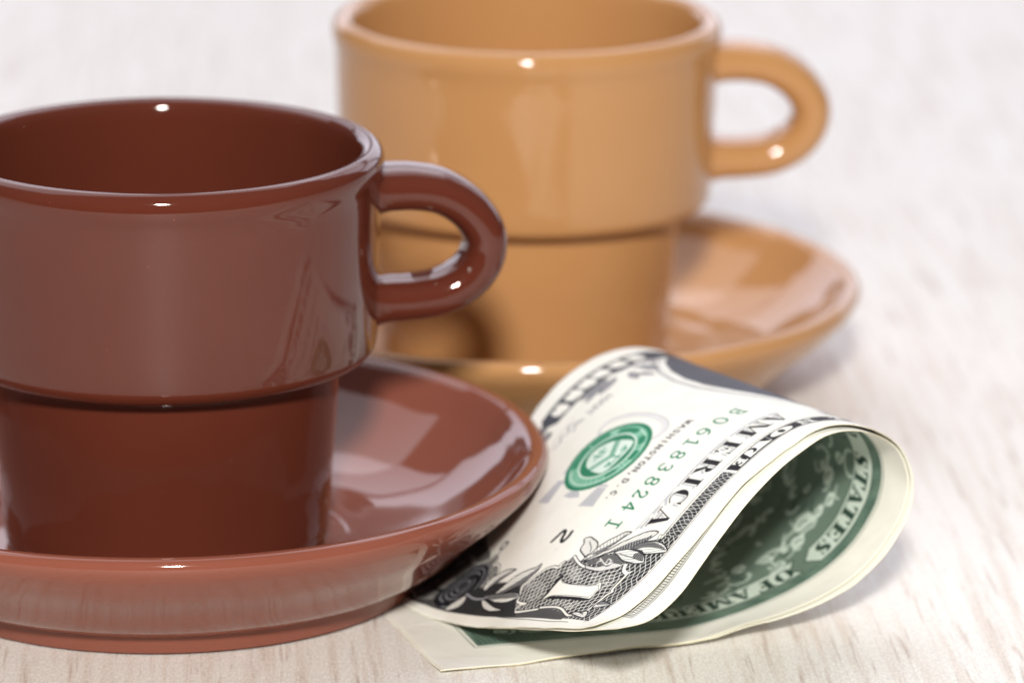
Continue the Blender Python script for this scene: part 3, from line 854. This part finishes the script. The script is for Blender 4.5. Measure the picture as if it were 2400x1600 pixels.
    tiny = {'W': [[(0, 1), (.25, 0), (.5, .8), (.75, 0), (1, 1)]], 'A': [[(0, 0), (.5, 1), (1, 0)], [(.25, .4), (.75, .4)]], 'S': [[(.9, .85), (.5, 1), (.15, .8), (.5, .5), (.85, .25), (.5, 0), (.1, .15)]],
            'H': [[(.1, 0), (.1, 1)], [(.9, 0), (.9, 1)], [(.1, .5), (.9, .5)]], 'I': [[(.5, 0), (.5, 1)]], 'N': [[(.1, 0), (.1, 1), (.9, 0), (.9, 1)]], 'G': [[(.9, .8), (.5, 1), (.1, .5), (.5, 0), (.9, .2), (.9, .5)]],
            'T': [[(0, 1), (1, 1)], [(.5, 1), (.5, 0)]], 'O': [ell(.5, .5, .42, .5, n=12)], 'D': [[(.1, 0), (.1, 1), (.6, .95), (.9, .5), (.6, .05), (.1, 0)]], 'C': [[(.9, .8), (.5, 1), (.1, .5), (.5, 0), (.9, .2)]],
            ',': [[(.3, .15), (.2, -.25)]], '.': [[(.3, .05), (.4, .05)]]}
    for k, ch in enumerate(word):
        x = X0 + (X1 - X0) * (k + .5) / len(word)
        for st in tiny[ch]:
            pl.line([(x + (a - .5) * .95, 40.15 + b * 1.25) for a, b in st], .26, (.16, .17, .20), .92)
    # treasury seal
    cx, cy, r0 = 121.95, 31.1, 7.6
    saw = []
    for k in range(72):
        rr = r0 + (.34 if k % 2 else -.14)
        saw.append((cx + rr * math.cos(k / 72 * 6.2832), cy + rr * math.sin(k / 72 * 6.2832)))
    LG = (.66, .86, .77)
    pl.poly(saw, LG)
    pl.line(ell(cx, cy, r0 - .22, r0 - .22, n=60), .75, GREEN, closed=True)
    pl.poly(ell(cx, cy, r0 - .6, r0 - .6, n=60), GREEN, .45, pat=both(hatch(20, .36, .13), hatch(100, .42, .12)))
    pl.line(ell(cx, cy, 6.5, 6.5, n=60), .18, PAPER, .7, closed=True)
    for a0, a1, rad, wd in ((170, 205, 6.0, 1.2), (228, 250, 6.1, 1.3), (262, 300, 6.2, 1.2), (92, 103, 6.0, 1.2), (128, 140, 6.0, 1.2), (48, 60, 5.9, 1.0)):
        pl.line(ell(cx, cy, rad, rad, a0, a1, 10), wd, GREEN, .9)
    rs_ = np.random.RandomState(4)
    for k in range(26):                                   # the ring's lettering, too small to read
        a = 300 + k * 8.4
        p = np.array([cx + 5.9 * math.cos(R(a)), cy + 5.9 * math.sin(R(a))]); d = np.array([math.cos(R(a)), math.sin(R(a))]); t_ = np.array([-d[1], d[0]])
        pl.line([p - d * .45 + t_ * rs_.uniform(-.2, .2), p + d * .45 + t_ * rs_.uniform(-.2, .2)], .17, GREEN, .8)
    pl.line(ell(cx, cy, 5.0, 5.0, n=60), .36, PAPER, .75, closed=True)
    pl.poly(ell(cx, cy, 4.85, 4.85, n=60), GREEN, .95)
    shield_ = [(cx - 3.4, cy + 3.1), (cx, cy + 3.7), (cx + 3.4, cy + 3.1), (cx + 3.7, cy + .6), (cx + 2.6, cy - 2.6), (cx, cy - 4.1), (cx - 2.6, cy - 2.6), (cx - 3.7, cy + .6)]
    pl.poly(shield_, (.86, .93, .89), smooth=4)
    pl.line([(cx - 3.5, cy - .9), (cx, cy + 1.3), (cx + 3.5, cy - .9)], .95, GREEN, .75)
    for k in range(13):
        t_ = k / 12
        x = cx - 3.2 + 6.4 * t_
        pl.line([(x, cy - .9 + 2.0 * (1 - abs(2 * t_ - 1))), (x + .05, cy - .2 + 2.0 * (1 - abs(2 * t_ - 1)))], .2, (.86, .93, .89), .8)
    for q_ in ([(cx - 1.9, cy + 2.9), (cx + 1.9, cy + 2.9)], [(cx, cy + 3.3), (cx, cy + 1.6)], [(cx - 1.9, cy + 2.9), (cx - 2.4, cy + 2.1), (cx - 1.4, cy + 2.1), (cx - 1.9, cy + 2.9)], [(cx + 1.9, cy + 2.9), (cx + 2.4, cy + 2.1), (cx + 1.4, cy + 2.1), (cx + 1.9, cy + 2.9)],
               [(cx - .9, cy - 1.2), (cx + .5, cy - 1.2), (cx + .5, cy - 3.0)], [(cx - .6, cy - 1.6), (cx - .6, cy - 2.6)], [(cx - 1.6, cy - 2.2), (cx + 1.4, cy - 1.8)]):
        pl.line(q_, .3, GREEN, .7)
    # district number and the small plate mark
    pl.line([(139.75, 36.2), (138.6, 36.6), (137.7, 36.9), (137.5, 37.3), (138.0, 37.8), (139.1, 38.2), (139.55, 38.7), (139.3, 39.1), (138.4, 39.3), (137.5, 39.15)], .62, INK, smooth=5)
    pl.line(ell(140.35, 21.6, .75, .95, n=16), .42, INK, .9, closed=True)
    pl.line([(142.0, 20.3), (143.2, 20.2)], .3, INK, .7)
    # series text and signature
    for k in range(9):
        x = 108.4 + k * .55
        pl.line([(x, 15.1 + .3 * math.sin(k * 2.1)), (x + .2, 16.4 + .3 * math.cos(k * 3.3))], .3, MID, .7)
    pl.line([(121.0, 14.2), (119.5, 14.9), (118.6, 13.9), (117.4, 14.9), (116.3, 13.5), (115.5, 14.6), (114.4, 15.8), (115.6, 15.2), (117.2, 16.0)], .24, MID, .9, smooth=4)
    pl.line([(121.8, 13.4), (118.0, 12.9), (114.5, 13.2)], .14, MID, .7, smooth=4)
    # bottom panel with ONE DOLLAR
    pan = [(84, 4.7), (98, 4.6), (106, 4.5), (115.2, 4.3), (116.6, 6.5), (115.3, 9.1), (106, 9.5), (100, 9.3), (92, 9.6), (84, 9.6)]
    pl.poly(pan, (.30, .32, .36))
    pl.poly(pan, INK, .5, pat=hatch(0, .3, .12))
    for ch, x in (('R', 112.6), ('A', 109.2), ('L', 106.2), ('L', 103.2), ('O', 99.7), ('D', 96.2)):
        pl.poly([(x - 1.2, 5.35), (x + 1.05, 5.4), (x + 1.15, 8.3), (x - 1.05, 8.5)], PAPER, 1.0, smooth=3)
        pl.poly([(x - .35, 4.9), (x + .45, 4.9), (x + .1, 5.9)], INK, .8); pl.poly([(x + .2, 8.9), (x + 1.0, 8.9), (x + .7, 8.1)], INK, .8)
    pl.line(pan, .2, INK, closed=True)
    for (x, y, r_) in ((117.6, 6.2, 1.5), (119.5, 7.6, 1.2), (118.4, 9.2, 1.0), (120.6, 5.6, 1.1), (122.4, 6.8, 1.5), (124.8, 5.9, 1.3)):
        pl.poly(ell(x, y, r_, r_ * .9), SOFT, .9)
        pl.poly(ell(x, y, r_, r_ * .9), INK, .7, pat=hatch(x * 40, .3, .14))
        pl.line(ell(x, y, r_, r_ * .9, 20, 300), .22, INK)
    pl.line([(117, 4.3), (141, 4.2), (154, 4.3)], .12, INK)
    bb = [(121, 4.5), (140, 4.4), (140, 8.2), (121, 8.6)]
    pl.poly(bb, INK); pl.poly(bb, PAPER, .9, pat=WEB)
    # corner blocks
    cartouche(pl, lambda p: (p[0], 66.6 - p[1]))
    cartouche(pl, lambda p: p)
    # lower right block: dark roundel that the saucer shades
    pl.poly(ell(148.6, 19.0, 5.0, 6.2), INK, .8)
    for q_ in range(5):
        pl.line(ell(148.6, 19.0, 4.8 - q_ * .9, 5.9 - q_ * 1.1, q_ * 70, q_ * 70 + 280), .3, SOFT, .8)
    # foliage on the right border
    b2 = ORN['base2']
    pl.poly(b2, INK); pl.poly(b2, PAPER, .4, pat=hatch(100, .75, .18, .06))
    for nme, d_ in (('leafj', None), ('leaff', 'leaff2'), ('leafg', 'leafg2'), ('leafh', 'leafh2'), ('leafi', None)):
        leaf(pl, nme, d_, fill=PAPER, ang=15)
    pl.line(ORN['stem'], .35, SOFT, smooth=4)
    # foliage at the corner shield
    pl.poly(ORN['scr'], INK, smooth=3)
    pl.poly(ORN['scr'], PAPER, .7, pat=hatch(60, .5, .18, .1, 2.0), smooth=3)
    pl.poly(ORN['curl2'], SOFT, .8, smooth=3)
    for k_ in ('curl1', 'curl2'):
        pl.line(ORN[k_][:4] + ORN['flare'][3:5], .22, PAPER, .9, smooth=3)
    leaf(pl, 'leafa', None, 'veina', ang=80)
    leaf(pl, 'leafb', 'leafb2', dens=.3, ang=130)
    leaf(pl, 'leafc', 'leafc2', dens=.55, ang=60)
    leaf(pl, 'leafd', 'leafd2', dens=.8, ang=20)
    leaf(pl, 'leafe', 'leafe2', 'veine', dens=.8, ang=20)
    leaf(pl, 'brleaf', 'brleaf2', dens=.8, ang=20)
    leaf(pl, 'sideleaf', 'sideleaf2', dens=.5, ang=20)
    pl.line(ORN['curlline'], .09, INK, .9, smooth=4)
    # outer line of the right border
    pl.line([(154.55, 57.5), (154.6, 50), (154.2, 39), (153.95, 29.6), (154.0, 12), (154.0, 4.3)], .09, INK, .9)
    # light fibres and a hint of handling
    rs = np.random.RandomState(2)
    for k in range(60):
        x, y = rs.uniform(86, 155), rs.uniform(1, 65)
        a = rs.uniform(0, 6.28)
        pl.line([(x, y), (x + .7 * math.cos(a), y + .7 * math.sin(a)), (x + 1.1 * math.cos(a + .7), y + 1.1 * math.sin(a + .7))], .05, (.55, .55, .62), .35)
    return pl


def inner_front_plate():
    pl = Plate(84, 156, 50, NH, 14)
    pl.line([(84, 62.6), (150.6, 62.6), (150.6, 50)], .10, INK)
    pl.line([(84, 62.2), (150.2, 62.2), (150.2, 50)], .10, INK)
    lad = [(84, 61.1), (149.2, 61.1), (149.2, 50)]
    pl.line(lad, .09, INK)
    pl.poly([(84, 61.1), (149.2, 61.1), (150.2, 62.2), (84, 62.2)], INK, .9, pat=hatch(0, .5, .12))
    pl.poly([(149.2, 50), (150.2, 50), (150.2, 62.2), (149.2, 61.1)], INK, .9, pat=hatch(90, .5, .12))
    g = [(84, 50), (148.8, 50), (148.8, 60.7), (84, 60.7)]
    pl.poly(g, INK)
    pl.poly(g, PAPER, .8, pat=WEB2)
    return pl


def back_plate():
    """green back; x runs as read from behind"""
    pl = Plate(56, 156, 0, NH, 12)
    pl.line([(56, 59.6), (100, 59.5), (148.0, 57.2), (148.0, 0)], .12, BGREEN)
    fld = [(56, 59.1), (100, 58.9), (147.4, 56.6), (147.4, 3.5), (56, 3.5)]
    pl.poly(fld, BMID)
    pl.poly(fld, BGREEN, .35, pat=both(hatch(45, .55, .16, .12, 3.0), hatch(-45, .55, .16, .12, 3.0)))
    band = [(56, 56.7), (100, 56.5), (122, 55.4), (147.4, 53.4), (147.4, 56.6), (122, 57.8), (100, 58.9), (56, 59.1)]
    pl.poly(band, (.42, .52, .47))
    pl.poly(band, BGREEN, .8, pat=patchy(both(hatch(80, .36, .17, .08, 3), hatch(10, .8, .16, .1, 4)), .2, 1, .7, 2.0))
    pl.poly(band, (.62, .72, .66), .7, pat=patchy(both(hatch(18, .5, .11, .1, 3), hatch(-30, .6, .1, .1, 4)), 0, 1, .8, .5))
    # text ribbons
    PALE = (.80, .855, .815)
    for rb in ([(58, 51.0), (90.6, 51.2), (92.6, 53.6), (90.8, 56.5), (58, 56.4)], [(93.6, 51.2), (103, 50.4), (123.6, 48.7), (124.6, 51), (123.8, 53.6), (104, 55.4), (94.0, 56.0), (95.4, 53.6)]):
        pl.poly(rb, PALE)
        pl.line(rb, .22, BGREEN, closed=True)
    for k, (ch, x, y) in enumerate((('U', 60.0, 51.7), ('D', 66.4, 51.6), ('S', 72.9, 51.6), ('T', 76.2, 51.7), ('A', 79.3, 51.8), ('T', 82.3, 51.9), ('E', 85.7, 52.0), ('S', 88.9, 52.1),
                                    ('O', 96.5, 52.0), ('F', 99.9, 51.8), ('A', 103.6, 51.2), ('M', 107.3, 50.8), ('E', 111.0, 50.4), ('R', 114.1, 50.1), ('I', 116.4, 49.9), ('C', 118.6, 49.7), ('A', 121.6, 49.4))):
        roman(pl, ch, x, y, 3.5, BGREEN, .95, .07, grow=.08)
    # flowers and scrolls below the ribbon
    rq = np.random.RandomState(12)
    for k in range(230):
        x, y = rq.uniform(57, 126), rq.uniform(20, 50.2 - 0.03 * max(0, 0))
        if x > 96:
            y = min(y, 50.0 - (x - 96) * 0.09)
        r_, a = rq.uniform(.7, 2.6), rq.uniform(0, 360)
        sp = rq.uniform(70, 210)
        pale = k % 3 != 0
        pl.line(ell(x, y, r_, r_ * rq.uniform(.6, 1), a, a + sp, 9), rq.uniform(.35, .95) if pale else rq.uniform(.2, .5),
                (.80, .86, .82) if pale else BGREEN, .85 if pale else .75)
    for (x, y, r_) in ((82.4, 47.3, 1.3), (85.2, 46.0, 1.2), (87.8, 44.6, 1.9), (90.6, 47.4, 1.5), (96.3, 46.1, 1.2), (79.0, 44.5, 1.6), (100.5, 44.0, 1.4), (75.0, 47.0, 1.2)):
        pl.poly([(x + r_ * rq.uniform(.7, 1.25) * math.cos(k * .7), y + r_ * rq.uniform(.7, 1.2) * math.sin(k * .7)) for k in range(9)], (.82, .88, .84), .95, smooth=5)
        pl.line([(x - .3 * r_, y + .2 * r_), (x + .1 * r_, y - .2 * r_), (x + .5 * r_, y - .1 * r_)], .3, BGREEN, .7, smooth=3)
    # corner block with scrolls
    cb = [(126, 31), (146.9, 30), (146.9, 55.8), (126.5, 55.0)]
    pl.poly(cb, BGREEN); pl.poly(cb, (.60, .70, .64), .8, pat=both(hatch(90, .55, .14, .05, 3), hatch(8, .8, .12, .1, 4)))
    for (x, y, r_) in ((137, 50.5, 3.4), (141.5, 51.5, 2.0), (132.0, 49.5, 2.2), (139, 43, 3.0)):
        pl.poly(ell(x, y, r_, r_ * .85), (.70, .78, .72), .95)
        pl.line(ell(x, y, r_, r_ * .85), .4, BGREEN, closed=True)
        pl.line(ell(x + .3, y, r_ * .55, r_ * .5, 30, 300), .4, BGREEN, smooth=2)
    return pl


def note_material(name, plate, flip):
    m, n, l, p = new_mat(name)
    uv = n.new("ShaderNodeUVMap"); uv.uv_map = "note"
    sep = n.new("ShaderNodeSeparateXYZ")
    l.new(uv.outputs[0], sep.inputs[0])
    mp = n.new("ShaderNodeMapping")
    tc = n.new("ShaderNodeTexCoord")
    nz = n.new("ShaderNodeTexNoise"); nz.inputs["Scale"].default_value = 160.0; nz.inputs["Detail"].default_value = 6.0
    l.new(tc.outputs["Object"], nz.inputs["Vector"])
    rp = n.new("ShaderNodeValToRGB")
    rp.color_ramp.elements[0].position = .3; rp.color_ramp.elements[0].color = (.93, .93, .90, 1)
    rp.color_ramp.elements[1].position = .7; rp.color_ramp.elements[1].color = (1, 1, 1, 1)
    l.new(nz.outputs["Fac"], rp.inputs[0])
    base = None
    if plate is not None:
        im = plate.image(name + "_print")
        tx = n.new("ShaderNodeTexImage"); tx.image = im; tx.extension = 'EXTEND'; tx.interpolation = 'Cubic'
        sx = (plate.x1 - plate.x0) / NW
        sy = (plate.y1 - plate.y0) / NH
        ox = plate.x0 / NW
        oy = plate.y0 / NH
        if flip:   # u' = 1 - u
            mp.inputs["Scale"].default_value = (-1 / sx, 1 / sy, 1)
            mp.inputs["Location"].default_value = ((1 - ox) / sx, -oy / sy, 0)
        else:
            mp.inputs["Scale"].default_value = (1 / sx, 1 / sy, 1)
            mp.inputs["Location"].default_value = (-ox / sx, -oy / sy, 0)
        l.new(uv.outputs[0], mp.inputs[0])
        l.new(mp.outputs[0], tx.inputs[0])
        # outside the drawn field: bare paper
        s2 = n.new("ShaderNodeSeparateXYZ"); l.new(mp.outputs[0], s2.inputs[0])
        a = n.new("ShaderNodeMath"); a.operation = 'GREATER_THAN'; l.new(s2.outputs["X"], a.inputs[0]); a.inputs[1].default_value = 0.0
        b = n.new("ShaderNodeMath"); b.operation = 'GREATER_THAN'; l.new(s2.outputs["Y"], b.inputs[0]); b.inputs[1].default_value = 0.0
        c = n.new("ShaderNodeMath"); c.operation = 'MULTIPLY'; l.new(a.outputs[0], c.inputs[0]); l.new(b.outputs[0], c.inputs[1])
        mx = n.new("ShaderNodeMix"); mx.data_type = 'RGBA'
        l.new(c.outputs[0], mx.inputs[0]); mx.inputs[6].default_value = lin(*[255 * q for q in PAPER]); l.new(tx.outputs[0], mx.inputs[7])
        base = mx.outputs[2]
    mul = n.new("ShaderNodeMix"); mul.data_type = 'RGBA'; mul.blend_type = 'MULTIPLY'; mul.inputs[0].default_value = 1.0
    if base is None:
        mul.inputs[6].default_value = lin(*[255 * q for q in PAPER])
    else:
        l.new(base, mul.inputs[6])
    l.new(rp.outputs[0], mul.inputs[7])
    l.new(mul.outputs[2], p.inputs["Base Color"])
    p.inputs["Roughness"].default_value = 0.62
    p.inputs["Specular IOR Level"].default_value = 0.25
    bp = n.new("ShaderNodeBump"); bp.inputs["Strength"].default_value = .12; bp.inputs["Distance"].default_value = .0001
    n2 = n.new("ShaderNodeTexNoise"); n2.inputs["Scale"].default_value = 900.0; n2.inputs["Detail"].default_value = 4.0
    l.new(tc.outputs["Object"], n2.inputs["Vector"]); l.new(n2.outputs["Fac"], bp.inputs["Height"])
    n3 = n.new("ShaderNodeTexNoise"); n3.inputs["Scale"].default_value = 70.0; n3.inputs["Detail"].default_value = 3.0; n3.inputs["Distortion"].default_value = 0.8
    l.new(tc.outputs["Object"], n3.inputs["Vector"])
    b3 = n.new("ShaderNodeBump"); b3.inputs["Strength"].default_value = .5; b3.inputs["Distance"].default_value = .0009
    l.new(n3.outputs["Fac"], b3.inputs["Height"]); l.new(b3.outputs[0], bp.inputs["Normal"]); l.new(bp.outputs[0], p.inputs["Normal"])
    # thin paper lets a little light through
    tr = n.new("ShaderNodeBsdfTranslucent")
    l.new(mul.outputs[2], tr.inputs["Color"])
    ms = n.new("ShaderNodeMixShader"); ms.inputs[0].default_value = 0.02
    out = n["Material Output"]
    l.new(p.outputs[0], ms.inputs[1]); l.new(tr.outputs[0], ms.inputs[2]); l.new(ms.outputs[0], out.inputs["Surface"])
    return m


EDGE, _n, _l, _p = new_mat("paper_edge")
_p.inputs["Base Color"].default_value = lin(228, 217, 178)
_p.inputs["Roughness"].default_value = 0.8
M_FRONT = note_material("note_face", front_plate(), False)
M_PLAIN = note_material("note_plain", None, False)
M_INFRONT = note_material("note_inner_face", inner_front_plate(), False)
M_BACK = note_material("note_back", back_plate(), True)

# outer note: its face is the outside of the fold
outer = sheet("banknote", [M_FRONT, M_PLAIN, EDGE],
              lambda X, Y: (X + ragged(Y, X, NW, 5), Y + ragged(X, Y, NH, 6)),
              lambda X, Y: (wob(X, Y, 3, .10) + ruffle(X, Y, 1)) * np.clip((X - 60) / 30, 0, 1))
tag(outer, "outer one dollar note folded over, green seal and serial number upward, under brown saucer", "banknote", "folded banknotes")

SX = [0, 40, 60, 75, 88, 100, 115, 135, 156]
SY = [0.3, 0.0, -0.9, -1.2, 0.0, 1.1, 2.2, 3.7, 5.6]


def inner_warp(X, Y):
    return X - np.interp(X, [0, 78, 156], [-0.3, 0, 0.2]), Y + np.interp(X, SX, SY)


def inner_off(X, Y):
    Xw, Yw = inner_warp(X, Y)
    top = np.clip((X - 84) / 20, 0, 1)
    z = surf(Xw, Yw)[..., 2]
    g = 0.16 + 0.25 * np.clip((z - 0.6) / 3, 0, 1) * (1 + .6 * top * np.clip((Y - 40) / 26, 0, 1) + wob(X, Y, 8, .25))
    return -g + (ruffle(X, Y, 7) * .5 - .1) * np.clip((z - 3) / 5, 0, 1)


inner = sheet("banknote", [M_INFRONT, M_BACK, EDGE], inner_warp, inner_off)
tag(inner, "inner folded note showing its dark green back inside the loop", "banknote", "folded banknotes")
